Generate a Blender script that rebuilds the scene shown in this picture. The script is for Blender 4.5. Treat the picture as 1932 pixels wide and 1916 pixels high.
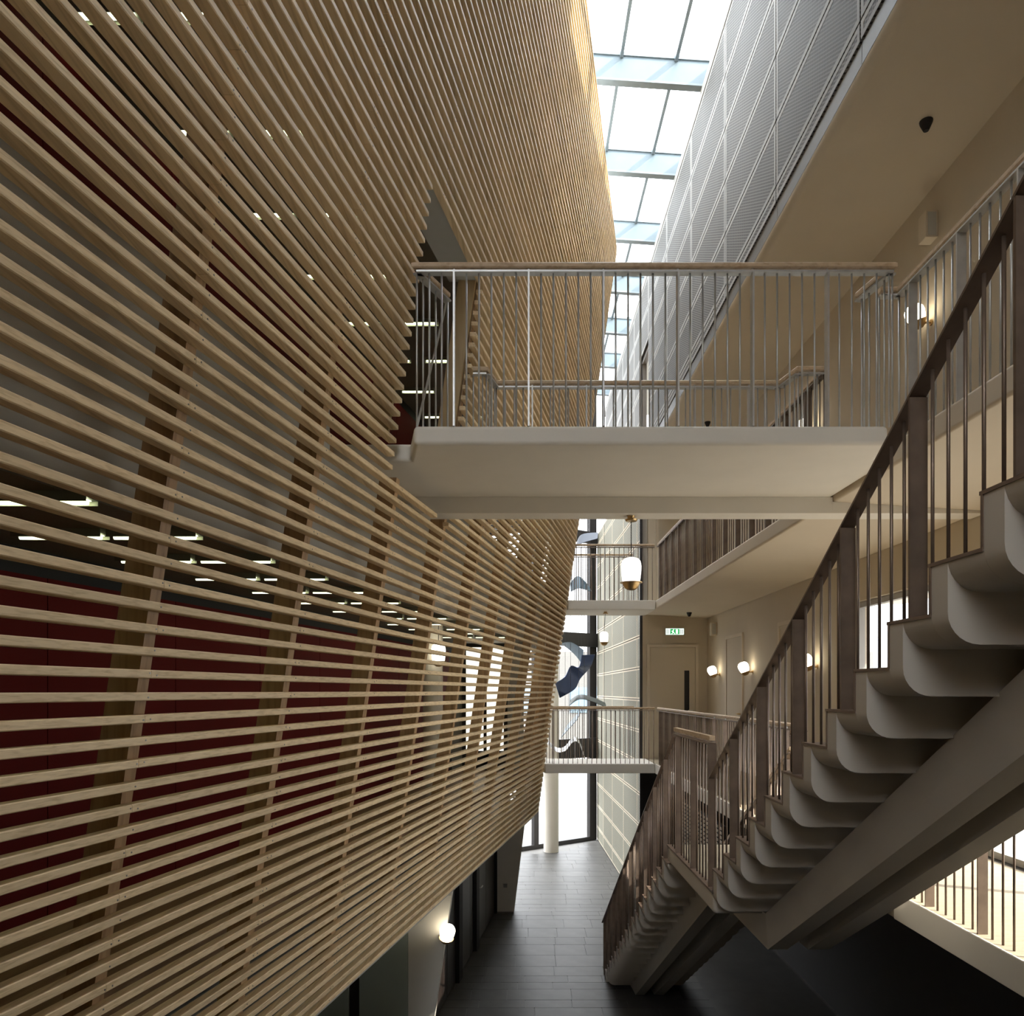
import bpy, bmesh, math, random
from mathutils import Vector, Matrix
random.seed(7)
scene = bpy.context.scene
for o in list(bpy.data.objects): bpy.data.objects.remove(o)
COL = scene.collection

# ------------------------------------------------------------ camera, sky, sun, exposure
cam_d = bpy.data.cameras.new('camera')
cam = bpy.data.objects.new('camera', cam_d); COL.objects.link(cam)
cam.location = (0, 0, 0); cam.rotation_euler = (math.pi/2, 0, 0)
cam_d.sensor_fit = 'HORIZONTAL'; cam_d.sensor_width = 36.0
cam_d.lens = 36.0*1430/1932
cam_d.shift_x = (966-980)/1932.0
cam_d.shift_y = (1303-958)/1932.0
cam_d.clip_start = 0.05; cam_d.clip_end = 300
scene.camera = cam

world = bpy.data.worlds.new('sky'); scene.world = world; world.use_nodes = True
bg = world.node_tree.nodes['Background']
bg.inputs['Color'].default_value = (0.93, 0.96, 1.0, 1)
# overcast-bright sky: strongest overhead, weaker towards the horizon all the way round
_n = world.node_tree.nodes; _l = world.node_tree.links
_tc = _n.new('ShaderNodeTexCoord'); _sp = _n.new('ShaderNodeSeparateXYZ'); _mr = _n.new('ShaderNodeMapRange')
_l.new(_tc.outputs['Generated'], _sp.inputs[0]); _l.new(_sp.outputs['Z'], _mr.inputs['Value'])
_mr.inputs['From Min'].default_value = 0.0; _mr.inputs['From Max'].default_value = 0.9
_mr.inputs['To Min'].default_value = 2.2; _mr.inputs['To Max'].default_value = 14.0
_l.new(_mr.outputs['Result'], bg.inputs['Strength'])

sun_d = bpy.data.lights.new('sun', 'SUN'); sun_d.energy = 12.0; sun_d.angle = 0.01
sun_d.color = (1.0, 0.94, 0.82)
sun = bpy.data.objects.new('sun', sun_d); COL.objects.link(sun)
sun.rotation_euler = Vector((-1.25, 0.55, -1.0)).to_track_quat('-Z', 'Y').to_euler()

scene.view_settings.view_transform = 'Standard'
scene.view_settings.look = 'None'
scene.view_settings.exposure = 0.0
scene.view_settings.gamma = 1.0
scene.view_settings.use_curve_mapping = False
try:
    scene.cycles.max_bounces = 10; scene.cycles.diffuse_bounces = 6
    scene.cycles.transparent_max_bounces = 12
except Exception: pass

# ------------------------------------------------------------ levels (eye = 0)
G, L1, L2, L3 = -4.71, -1.453, 1.81, 5.07
VX, VY, F = 980.0, 1303.0, 1430.0
def px(x, y, Y):                       # a point at depth Y along the sight line of a measured position
    return Vector(((x-VX)*Y/F, Y, (VY-y)*Y/F))

# ------------------------------------------------------------ materials
def lin(c): return tuple(((v/255.0+0.055)/1.055)**2.4 if v > 10 else v/255.0/12.92 for v in c)
def mat(name, rgb, rough=0.6, metal=0.0, var=0.06, scale=6.0, bump=0.0, stretch=(1,1,1), rnd=0.0, spec=0.5, emit=None, es=0.0):
    m = bpy.data.materials.new(name); m.use_nodes = True
    nt = m.node_tree; N = nt.nodes; L = nt.links; b = N['Principled BSDF']
    b.inputs['Roughness'].default_value = rough; b.inputs['Metallic'].default_value = metal
    b.inputs['Specular IOR Level'].default_value = spec
    tc = N.new('ShaderNodeTexCoord'); mp = N.new('ShaderNodeMapping')
    mp.inputs['Scale'].default_value = stretch
    L.new(tc.outputs['Object'], mp.inputs['Vector'])
    nz = N.new('ShaderNodeTexNoise'); nz.inputs['Scale'].default_value = scale; nz.inputs['Detail'].default_value = 5
    L.new(mp.outputs['Vector'], nz.inputs['Vector'])
    mr = N.new('ShaderNodeMapRange'); mr.inputs['From Min'].default_value = 0.3; mr.inputs['From Max'].default_value = 0.7
    mr.inputs['To Min'].default_value = 1-var; mr.inputs['To Max'].default_value = 1+var
    L.new(nz.outputs['Fac'], mr.inputs['Value'])
    val = mr.outputs['Result']
    if rnd:
        oi = N.new('ShaderNodeObjectInfo'); m2 = N.new('ShaderNodeMapRange')
        m2.inputs['To Min'].default_value = 1-rnd; m2.inputs['To Max'].default_value = 1+rnd
        L.new(oi.outputs['Random'], m2.inputs['Value'])
        mu = N.new('ShaderNodeMath'); mu.operation = 'MULTIPLY'
        L.new(val, mu.inputs[0]); L.new(m2.outputs['Result'], mu.inputs[1]); val = mu.outputs[0]
    vm = N.new('ShaderNodeVectorMath'); vm.operation = 'SCALE'
    vm.inputs[0].default_value = rgb[:3]; L.new(val, vm.inputs['Scale'])
    L.new(vm.outputs['Vector'], b.inputs['Base Color'])
    if bump:
        bp = N.new('ShaderNodeBump'); bp.inputs['Strength'].default_value = bump; bp.inputs['Distance'].default_value = 0.01
        L.new(nz.outputs['Fac'], bp.inputs['Height']); L.new(bp.outputs['Normal'], b.inputs['Normal'])
    if emit:
        b.inputs['Emission Color'].default_value = (*emit, 1); b.inputs['Emission Strength'].default_value = es
    return m

def wood(name, base, dark, rnd=0.12, sx=60, sy=1.6, rough=0.5, zaxis=False):
    m = bpy.data.materials.new(name); m.use_nodes = True
    nt = m.node_tree; N = nt.nodes; L = nt.links; b = N['Principled BSDF']
    b.inputs['Roughness'].default_value = rough; b.inputs['Specular IOR Level'].default_value = 0.35
    tc = N.new('ShaderNodeTexCoord'); mp = N.new('ShaderNodeMapping')
    oi = N.new('ShaderNodeObjectInfo')
    mp.inputs['Scale'].default_value = (sx, sx, sy) if zaxis else (sx, sy, sx*1.6)
    cx = N.new('ShaderNodeCombineXYZ')
    mm = N.new('ShaderNodeMath'); mm.operation = 'MULTIPLY'; mm.inputs[1].default_value = 37.0
    L.new(oi.outputs['Random'], mm.inputs[0]); L.new(mm.outputs[0], cx.inputs['Y'])
    L.new(cx.outputs[0], mp.inputs['Location'])
    L.new(tc.outputs['Object'], mp.inputs['Vector'])
    nz = N.new('ShaderNodeTexNoise'); nz.inputs['Scale'].default_value = 1.0; nz.inputs['Detail'].default_value = 2.5
    nz.inputs['Distortion'].default_value = 0.4
    L.new(mp.outputs['Vector'], nz.inputs['Vector'])
    cr = N.new('ShaderNodeValToRGB')
    cr.color_ramp.elements[0].position = 0.28; cr.color_ramp.elements[0].color = (*dark, 1)
    cr.color_ramp.elements[1].position = 0.55; cr.color_ramp.elements[1].color = (*base, 1)
    L.new(nz.outputs['Fac'], cr.inputs['Fac'])
    # board to board tone: noise that changes slowly along the length
    mp2 = N.new('ShaderNodeMapping'); mp2.inputs['Scale'].default_value = (0.2, 0.41, 40) if not zaxis else (3, 3, 0.4)
    L.new(tc.outputs['Object'], mp2.inputs['Vector'])
    n2 = N.new('ShaderNodeTexNoise'); n2.inputs['Scale'].default_value = 1.0; n2.inputs['Detail'].default_value = 1
    L.new(mp2.outputs['Vector'], n2.inputs['Vector'])
    a = N.new('ShaderNodeMath'); a.operation = 'ADD'
    L.new(n2.outputs['Fac'], a.inputs[0]); L.new(oi.outputs['Random'], a.inputs[1])
    mr = N.new('ShaderNodeMapRange'); mr.inputs['From Min'].default_value = 0.3; mr.inputs['From Max'].default_value = 1.7
    mr.inputs['To Min'].default_value = 1-rnd; mr.inputs['To Max'].default_value = 1+rnd
    L.new(a.outputs[0], mr.inputs['Value'])
    vm = N.new('ShaderNodeVectorMath'); vm.operation = 'SCALE'
    L.new(cr.outputs['Color'], vm.inputs[0]); L.new(mr.outputs['Result'], vm.inputs['Scale'])
    L.new(vm.outputs['Vector'], b.inputs['Base Color'])
    return m

def glass(name, tint=(1,1,1), refl=0.08):
    m = bpy.data.materials.new(name); m.use_nodes = True
    nt = m.node_tree; N = nt.nodes; L = nt.links
    for n in list(N): N.remove(n)
    out = N.new('ShaderNodeOutputMaterial'); mx = N.new('ShaderNodeMixShader')
    t = N.new('ShaderNodeBsdfTransparent'); t.inputs['Color'].default_value = (*tint, 1)
    g = N.new('ShaderNodeBsdfGlossy'); g.inputs['Roughness'].default_value = 0.03
    mx.inputs['Fac'].default_value = refl*0.5
    L.new(t.outputs[0], mx.inputs[1]); L.new(g.outputs[0], mx.inputs[2]); L.new(mx.outputs[0], out.inputs['Surface'])
    return m

def perforated(name, rgb, hole, a=0.035, r=0.30, rough=0.75, rnd=0.03):
    # sheet metal with a staggered grid of punched holes (fine relief below the pixel size)
    m = mat(name, rgb, rough, 0.0, 0.02, 3.0, rnd=rnd)
    nt = m.node_tree; N = nt.nodes; L = nt.links; b = N['Principled BSDF']
    base = b.inputs['Base Color'].links[0].from_socket
    tc = N.new('ShaderNodeTexCoord'); sp = N.new('ShaderNodeSeparateXYZ'); L.new(tc.outputs['Object'], sp.inputs[0])
    def M(op, x, y=None, z=None):
        n = N.new('ShaderNodeMath'); n.operation = op
        for i, v in enumerate((x, y, z)):
            if v is None: continue
            if isinstance(v, (int, float)): n.inputs[i].default_value = v
            else: L.new(v, n.inputs[i])
        return n.outputs[0]
    # triangular lattice, rows run at 30 degrees
    u = M('DIVIDE', sp.outputs['Y'], a*0.866); v = M('DIVIDE', sp.outputs['Z'], a)
    col = M('FLOOR', u); odd = M('FLOORED_MODULO', col, 2.0)
    fu = M('SUBTRACT', M('SUBTRACT', u, col), 0.5)
    vv = M('ADD', v, M('MULTIPLY', odd, 0.5))
    fv = M('SUBTRACT', M('SUBTRACT', vv, M('FLOOR', vv)), 0.5)
    d = M('ADD', M('POWER', M('MULTIPLY', fu, 0.866), 2.0), M('POWER', fv, 2.0))
    h = M('LESS_THAN', d, r*r)
    # plain rim on every panel
    mx = N.new('ShaderNodeMix'); mx.data_type = 'RGBA'
    L.new(h, mx.inputs['Factor']); L.new(base, mx.inputs['A']); mx.inputs['B'].default_value = (*hole, 1)
    L.new(mx.outputs['Result'], b.inputs['Base Color'])
    return m

M = {}
M['slat'] = wood('ash_slat', (0.82, 0.635, 0.385), (0.62, 0.455, 0.25), 0.13)
M['rib'] = wood('ash_rib', (0.50, 0.33, 0.175), (0.34, 0.21, 0.105), 0.08, zaxis=True, sx=30)
M['rail_wood'] = wood('handrail_oak', (0.62, 0.47, 0.31), (0.46, 0.32, 0.19), 0.05, sx=20, sy=20)
M['jamb'] = wood('door_jamb_ash', (0.52, 0.38, 0.20), (0.40, 0.28, 0.14), 0.05, zaxis=True, sx=20)
M['floor_wood'] = wood('room_floor_oak', (0.30, 0.19, 0.10), (0.2, 0.12, 0.06), 0.1, sx=20, sy=1)
M['paint'] = mat('white_painted_concrete', (0.72, 0.68, 0.60), 0.65, var=0.025, scale=3, bump=0.03)
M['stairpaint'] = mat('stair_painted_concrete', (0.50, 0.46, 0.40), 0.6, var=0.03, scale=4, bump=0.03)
M['wall'] = mat('beige_plaster', (0.55, 0.475, 0.36), 0.8, var=0.02, scale=2)
M['soffit'] = mat('warm_white_soffit', (0.62, 0.54, 0.42), 0.8, var=0.02, scale=2)
M['grey'] = mat('grey_plaster', (0.48, 0.47, 0.42), 0.7, var=0.03, scale=2)
M['green_grey'] = mat('grey_green_plaster', (0.36, 0.40, 0.33), 0.6, var=0.03, scale=2)
M['red'] = mat('red_wall_panel', (0.105, 0.0065, 0.006), 0.7, var=0.05, scale=1.5, spec=0.12)
M['black'] = mat('black_lacquer', (0.012, 0.011, 0.011), 0.7, var=0.05)
M['dark'] = mat('dark_brown_lacquer', (0.025, 0.017, 0.014), 0.4, var=0.08, scale=3)
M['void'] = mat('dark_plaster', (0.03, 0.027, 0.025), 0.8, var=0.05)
M['steel'] = mat('galvanised_steel', (0.56, 0.56, 0.55), 0.42, 0.7, var=0.10, scale=9)
M['steel_shaded'] = mat('shaded_galvanised_steel', (0.20, 0.15, 0.115), 0.45, 0.6, var=0.22, scale=7)  # the galvanised steel again, its backlit brown darkness put into the colour
M['tread'] = mat('brown_stone_tread', (0.16, 0.11, 0.08), 0.5, var=0.15, scale=14)
M['trim'] = mat('dark_grey_trim', (0.20, 0.18, 0.16), 0.45, 0.2, var=0.05)
M['fasciatrim'] = mat('dark_brown_fascia', (0.085, 0.075, 0.066), 0.5, var=0.05)
M['frame'] = mat('anthracite_frame', (0.035, 0.032, 0.032), 0.4, 0.2, var=0.05)
M['roof_steel'] = mat('pale_blue_painted_steel', (0.14, 0.18, 0.20), 0.5, var=0.03)
M['mullion'] = mat('grey_mullion_paint', (0.20, 0.23, 0.25), 0.5, var=0.03)
M['brass'] = mat('brass', (0.55, 0.38, 0.18), 0.3, 0.9, var=0.04)
M['globe'] = mat('opal_glass_lit', (0.9, 0.85, 0.75), 0.3, emit=(1.0, 0.90, 0.70), es=7.0)
M['globe_dim'] = mat('opal_glass', (0.9, 0.9, 0.88), 0.3, emit=(1.0, 0.94, 0.86), es=1.5)  # opal globe with a weaker glow of its own
M['tube'] = mat('fluorescent_tube_lit', (0.9, 0.95, 0.8), 0.3, emit=(0.95, 1.0, 0.66), es=3.2)
M['fixture'] = mat('fixture_metal', (0.25, 0.25, 0.2), 0.4, 0.3)
M['tile'] = mat('grey_stone_tile', (0.082, 0.079, 0.073), 0.42, spec=0.35, var=0.16, scale=3.5, bump=0.08, rnd=0.14)
M['grout'] = mat('pale_grout', (0.17, 0.165, 0.155), 0.8)
M['screw'] = mat('screw_head_steel', (0.25, 0.24, 0.22), 0.35, 0.9)
M['perf'] = perforated('perforated_white_metal', (0.205, 0.197, 0.187), (0.02, 0.018, 0.016), r=0.33)
M['panel_rim'] = mat('white_panel_rim', (0.38, 0.37, 0.355), 0.75, var=0.02)
M['olive'] = perforated('perforated_olive_panel', (0.27, 0.26, 0.20), (0.10, 0.095, 0.07), a=0.06, r=0.3)
M['ceilmesh'] = mat('dark_metal_mesh_ceiling', (0.20, 0.185, 0.15), 0.6, 0.2, var=0.1, scale=60)
M['glass'] = glass('clear_glass')
M['roofglass'] = glass('skylight_glass', (0.97, 0.99, 1.0), 0.05)
M['blue'] = mat('blue_sheet_metal', (0.06, 0.09, 0.20), 0.25, 0.6, var=0.2, scale=2)
M['darkblue'] = mat('dark_blue_sheet', (0.02, 0.03, 0.06), 0.5, 0.2)
M['teal'] = mat('grey_blue_translucent_sheet', (0.16, 0.23, 0.29), 0.4, 0.1, var=0.1)
M['darkgreen'] = mat('dark_green_sheet', (0.03, 0.045, 0.038), 0.5, 0.1)
M['silver'] = mat('silver_sheet', (0.6, 0.6, 0.6), 0.2, 0.9)
M['exitgreen'] = mat('exit_green_lit', (0.02, 0.25, 0.07), 0.4, emit=(0.02, 0.42, 0.10), es=0.8)
M['exitwhite'] = mat('exit_white_lit', (0.8, 0.95, 0.85), 0.4, emit=(0.75, 1.0, 0.82), es=2.2)
M['daylightglow'] = mat('daylight_glow_pane', (0.9, 0.9, 0.85), 0.4, emit=(1.0, 0.93, 0.76), es=1.5)  # emission stands in for daylight behind the panes
M['outside'] = mat('pale_paving', (0.16, 0.155, 0.145), 0.9, var=0.04)
M['carpet'] = mat('pale_beige_carpet', (0.34, 0.28, 0.19), 0.9, var=0.10, scale=9, bump=0.3, stretch=(1, 4, 1))

# ------------------------------------------------------------ mesh helpers
class MB:
    def __init__(s): s.v = []; s.f = []
    def add(s, vs, fs):
        n = len(s.v); s.v += [tuple(v) for v in vs]; s.f += [tuple(i+n for i in f) for f in fs]; return s
    def box(s, x0, x1, y0, y1, z0, z1):
        return s.add([(x0,y0,z0),(x1,y0,z0),(x1,y1,z0),(x0,y1,z0),(x0,y0,z1),(x1,y0,z1),(x1,y1,z1),(x0,y1,z1)],
                     [(0,3,2,1),(4,5,6,7),(0,1,5,4),(1,2,6,5),(2,3,7,6),(3,0,4,7)])
    def prism(s, pts, off):                      # planar polygon pushed along a vector
        n = len(pts); o = Vector(off)
        vs = [Vector(p) for p in pts] + [Vector(p)+o for p in pts]
        fs = [tuple(range(n-1,-1,-1)), tuple(range(n, 2*n))] + [(i,(i+1)%n,(i+1)%n+n,i+n) for i in range(n)]
        return s.add(vs, fs)
    def loops(s, rings, closed=False, cap=True):  # rings of equal length, lofted
        n = len(rings[0]); vs = [p for r in rings for p in r]; fs = []
        for j in range(len(rings)-1 + (1 if closed else 0)):
            a = j*n; b = ((j+1) % len(rings))*n
            fs += [(a+i, a+(i+1)%n, b+(i+1)%n, b+i) for i in range(n)]
        if cap and not closed:
            fs += [tuple(range(n-1,-1,-1)), tuple(range((len(rings)-1)*n, len(rings)*n))]
        return s.add(vs, fs)
    def tube(s, pts, r, n=8):
        pts = [Vector(p) for p in pts]; rings = []
        for i, p in enumerate(pts):
            d = (pts[min(i+1, len(pts)-1)] - pts[max(i-1, 0)]).normalized()
            a = d.cross(Vector((0,0,1)));
            if a.length < 1e-3: a = Vector((1,0,0))
            a.normalize(); b = d.cross(a)
            rings.append([p + (a*math.cos(t)+b*math.sin(t))*r for t in [2*math.pi*k/n for k in range(n)]])
        return s.loops(rings)
    def bar(s, p, q, w, h, up=(0,0,1), zoff=0.0):  # rectangular bar p->q, w sideways, h upward
        p = Vector(p); q = Vector(q); d = (q-p).normalized(); side = d.cross(Vector(up)).normalized(); u = Vector(up)
        rings = [[c + side*a + u*b for a, b in ((-w/2, zoff), (w/2, zoff), (w/2, zoff+h), (-w/2, zoff+h))] for c in (p, q)]
        return s.loops(rings)
    def lathe(s, prof, n=20, c=(0,0,0)):
        rings = [[(c[0]+r*math.cos(2*math.pi*k/n), c[1]+r*math.sin(2*math.pi*k/n), c[2]+z) for k in range(n)] for r, z in prof]
        return s.loops(rings)
    def mesh(s, name):
        me = bpy.data.meshes.new(name); me.from_pydata(s.v, [], s.f); me.validate()
        bm = bmesh.new(); bm.from_mesh(me); bmesh.ops.recalc_face_normals(bm, faces=bm.faces); bm.to_mesh(me); bm.free()
        me.update(); return me

def obj(name, mb, m, parent=None, smooth=False, bevel=0.0, seg=3, kind=None):
    me = mb.mesh(name) if isinstance(mb, MB) else mb
    if m and not len(me.materials): me.materials.append(M[m])
    o = bpy.data.objects.new(name, me); COL.objects.link(o)
    if parent: o.parent = parent
    if smooth and isinstance(mb, MB):
        for p in me.polygons: p.use_smooth = True
        me.set_sharp_from_angle(angle=math.radians(38))
    if bevel:
        b = o.modifiers.new('edge', 'BEVEL'); b.width = bevel; b.segments = seg; b.limit_method = 'ANGLE'; b.angle_limit = math.radians(40)
        for p in me.polygons: p.use_smooth = True
        me.set_sharp_from_angle(angle=math.radians(60))
        b.harden_normals = True
    if kind: o['kind'] = kind
    return o
def empty(name, loc=(0,0,0)):
    o = bpy.data.objects.new(name, None); COL.objects.link(o); o.location = loc; o.empty_display_size = 0.1; return o
def tag(o, label, cat, group=None):
    o['label'] = label; o['category'] = cat
    if group: o['group'] = group
    return o
def thing(name, label, cat, group=None, loc=(0,0,0)): return tag(empty(name, loc), label, cat, group)
def struct(name, mb=None, m=None, parent=None, **k):
    o = obj(name, mb, m, parent, **k) if mb is not None else empty(name)
    if parent is None: o['kind'] = 'structure'
    return o
def copy_tree(o, parent=None):
    c = o.copy(); COL.objects.link(c)
    if parent: c.parent = parent
    for ch in [x for x in bpy.data.objects if x.parent == o]: copy_tree(ch, c)
    return c

# ============================================================ THE LEANING SHELL OF SLATS
P = 0.0957
DN = Vector((0.2, 1, 0)).normalized(); NN = Vector((1, -0.2, 0)).normalized()
Y_ARC, R_ARC = 14.4, 3.0
P0 = Vector((-2.23+0.2*Y_ARC, Y_ARC, 0)); CARC = P0 - NN*R_ARC
def shell(Y=None, a=None, Z=0.0, u=0.0, ext=0.0):
    """point on the shell: straight run by depth Y, or arc angle a (+ straight extension); u = outwards"""
    off = 0.1402*Z + u
    if a is None:
        base = Vector((-2.23+0.2*Y, Y, 0)); n = NN
        x = base + n*off; x = x + DN*((Y - x.y)/DN.y)          # keep the section at depth Y
        return Vector((x.x, x.y, Z))
    n = NN*math.cos(a) + DN*math.sin(a)
    p = CARC + n*(R_ARC+off) + (DN*math.cos(a) - NN*math.sin(a))*ext
    return Vector((p.x, p.y, Z))
Y_NEAR = -3.2
RIBS = [3.234 + 1.22*n for n in range(-5, 10)]
ARCS = [math.radians(t) for t in (6, 13, 20, 28, 37, 47, 58, 70, 84, 100)]
def sections(y0, y1):
    """stations (as kwargs) between two depths, to the far end of the arc if y1 is None"""
    st = [dict(Y=y0)]
    for r in RIBS:
        if r > y0+0.3 and (y1 is None or r < y1-0.3): st.append(dict(Y=r))
    if y1 is None:
        st += [dict(Y=Y_ARC)] + [dict(a=t) for t in ARCS] + [dict(a=ARCS[-1], ext=4.0)]
    else: st.append(dict(Y=y1))
    return st
DOOR = (5.44, 6.86); DOOR_TOP = 3.70
screen = thing('slatted_screen', 'tall leaning curved screen of horizontal ash slats along the left of the atrium', 'screen')
scr = MB()
def slat_profile(zt):
    c = 0.004; h = 0.036; d = 0.054
    return [(0, zt-h+c), (0, zt-c), (-c, zt), (-d, zt), (-d, zt-h), (-c, zt-h)]
for k in range(-24, 89):
    zt = (k-0.06)*P
    runs = []
    par = k % 2
    joints = [r for i, r in enumerate(RIBS) if i % 2 == par]
    spans = [(Y_NEAR, None)]
    if 1.62 < zt < DOOR_TOP+0.02: spans = [(Y_NEAR, DOOR[0]), (DOOR[1], None)]
    elif 1.50 < zt <= 1.62: spans = [(Y_NEAR, 6.52), (DOOR[1], None)]
    for a, b in spans:
        mb = MB()
        cuts = [a] + [j for j in joints if j > a+0.25 and (b is None or j < b-0.25)] + [b]
        for c0, c1 in zip(cuts[:-1], cuts[1:]):
            s0 = c0 + (0.0012 if c0 != a else 0); s1 = None if c1 is None else c1 - (0.0012 if c1 != b else 0)
            rings = []
            for st in sections(s0, s1):
                rings.append([shell(Z=z, u=u, **st) for u, z in slat_profile(zt)])
            # lean inside one slat is ignored: keep the section square to the slat
            for ring, st in zip(rings, sections(s0, s1)):
                for i, (u, z) in enumerate(slat_profile(zt)):
                    q = shell(Z=zt, u=u, **st); ring[i] = Vector((q.x, q.y, z))
            mb.loops(rings)
        for r in RIBS:
            if r < 1.5 or r < a or (b is not None and r > b-0.02): continue
            dys = (-0.022, 0.022) if any(abs(r-j) < 0.01 for j in joints) else (random.choice((-0.012, 0.012)),)
            for dy in dys:
                q = shell(Y=r+dy+0.012, Z=zt, u=0.0015); c = Vector((q.x, q.y, zt-0.018 + random.uniform(-0.005, 0.005)))
                ring = [c + DN*math.cos(t)*0.0042 + Vector((0,0,1))*math.sin(t)*0.0042 for t in [math.pi*2*i/6 for i in range(6)]]
                back = [v - NN*0.003 for v in ring]
                scr.loops([back, ring])
        obj('slat', mb, 'slat', screen)
obj('screw_head', scr, 'screw', screen, kind='stuff')
for r in RIBS + ['a%d' % t for t in (8, 30, 52, 75)]:
    mb = MB()
    zr = [(-2.33, 8.44)]
    if isinstance(r, float) and abs(r-5.674) < 0.05: zr = [(-2.33, 1.60), (3.72, 8.44)]
    for z0, z1 in zr:
        rings = []
        for z in (z0, z1):
            if isinstance(r, float):
                ring = [shell(Y=r+dy, Z=z, u=u) for dy, u in ((0.008,-0.0545),(0.076,-0.0545),(0.076,-0.18),(0.008,-0.18))]
            else:
                t = math.radians(int(r[1:])); w = 0.012
                ring = [shell(a=t+da, Z=z, u=u) for da, u in ((-w,-0.0545),(w,-0.0545),(w,-0.18),(-w,-0.18))]
            rings.append(ring)
        mb.loops(rings)
    obj('rib', mb, 'rib', screen)
# posts either side of the doorway, and its head board
jm = MB(); jm.loops([[shell(Y=6.86+dy, Z=z, u=u) for dy, u in ((-0.03,-0.06),(0.0,-0.06),(0.0,-0.21),(-0.03,-0.21))] for z in (1.82, 3.70)])
obj('door_jamb', jm, 'jamb', screen)
jm = MB(); jm.loops([[shell(Y=5.40+dy, Z=z, u=u) for dy, u in ((0,-0.05),(0.03,-0.05),(0.03,-0.20),(0,-0.20))] for z in (1.82, 3.70)])
obj('door_jamb', jm, 'jamb', screen)
jm = MB(); jm.loops([[shell(Y=y, Z=3.70, u=-0.05), shell(Y=y, Z=3.735, u=-0.05), shell(Y=y, Z=3.735, u=-0.30), shell(Y=y, Z=3.70, u=-0.30)] for y in (5.40, 6.86)])
obj('door_head', jm, 'grey', screen)

# ---------------- rooms behind the screen
def strip(name, ya, yb, z0, z1, u0, u1, m, end=False, parent=None):
    """a vertical wall following the shell plan, thickness u0..u1 (negative = behind), upright"""
    st = [dict(Y=ya)] + ([dict(Y=yb)] if not end else [dict(Y=Y_ARC)] + [dict(a=t) for t in ARCS])
    rings = []
    for s in st:
        a = shell(Z=0, u=u0, **s); b = shell(Z=0, u=u1, **s)
        rings.append([(a.x,a.y,z0),(a.x,a.y,z1),(b.x,b.y,z1),(b.x,b.y,z0)])
    return struct(name, MB().loops(rings), m, parent)
def inner_z(u, Z): return 0.1402*Z + u
# upright band in front of the upper floor, seen grey through the slats
for nm, z0, z1, ya, yb, end in (('wall_parapet', 0.86, 2.02, Y_NEAR, 5.36, False), ('wall_parapet', 0.86, 1.66, 5.36, 6.9, False), ('wall_parapet', 0.86, 2.02, 6.9, None, True),
                    ('wall_parapet', 4.45, 5.55, Y_NEAR, None, True)):
    strip(nm, ya, yb, z0, z1, inner_z(-0.30, z0), inner_z(-0.40, z0), 'grey', end)
def floor_poly(z0, z1, u, xl=-7.5):
    pts = [shell(Y=Y_NEAR, u=u)] + [shell(Y=Y_ARC, u=u)] + [shell(a=t, u=u) for t in ARCS[:-1]]
    pts = [(p.x, p.y, z0) for p in pts] + [(xl, pts[-1].y, z0), (xl, Y_NEAR, z0)]
    return MB().prism(pts, (0, 0, z1-z0))
struct('floor_rooms_lower', floor_poly(-1.75, L1, -0.58), 'floor_wood')
struct('floor_rooms_upper', floor_poly(1.56, L2, -0.24), 'floor_wood')
struct('floor_rooms_top', floor_poly(4.75, L3, 0.05), 'floor_wood')
struct('ceiling_screen_underside', floor_poly(-2.42, -2.37, -0.40), 'grey')
struct('ceiling_rooms_lower', floor_poly(0.87, 0.91, -0.40), 'ceilmesh')
struct('ceiling_rooms_upper', floor_poly(4.30, 4.34, 0.10), 'ceilmesh')
struct('ceiling_rooms_top', floor_poly(8.50, 8.60, 1.10), 'grey')
struct('trim_rooms_slab_edge', strip('tmp', Y_NEAR, 13.9, -2.36, -1.46, -0.58, -0.60, 'dark').data, 'dark') if False else None
# red lining wall of the rooms, made of tall panels
def red_wall(name, z0, z1, u):
    w = struct(name)
    y = -2.6
    obj('wall_backing', MB().loops([[shell(Y=yy, u=u-0.05)+Vector((0,0,z)) for yy, z in ((-2.6,z0),(13.6,z0),(13.6,z1),(-2.6,z1))],
                                   [shell(Y=yy, u=u-0.12)+Vector((0,0,z)) for yy, z in ((-2.6,z0),(13.6,z0),(13.6,z1),(-2.6,z1))]]), 'black', w)
    while y < 12.5:
        a, b = y+0.004, y+1.22-0.004
        obj('red_panel', MB().loops([[shell(Y=yy, u=u)+Vector((0,0,z)) for yy, z in ((a,z0+0.02),(b,z0+0.02),(b,z1-0.17),(a,z1-0.17))],
                               [shell(Y=yy, u=u-0.04)+Vector((0,0,z)) for yy, z in ((a,z0+0.02),(b,z0+0.02),(b,z1-0.17),(a,z1-0.17))]]), 'red', w)
        y += 1.22
    return w
red_wall('wall_red_lower', L1, 0.87, -1.62)
red_wall('wall_red_upper', L2, 4.30, -1.65)
struct('wall_rooms_left', MB().box(-7.6, -7.5, Y_NEAR, 17.6, G, 9.6), 'void')
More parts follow.
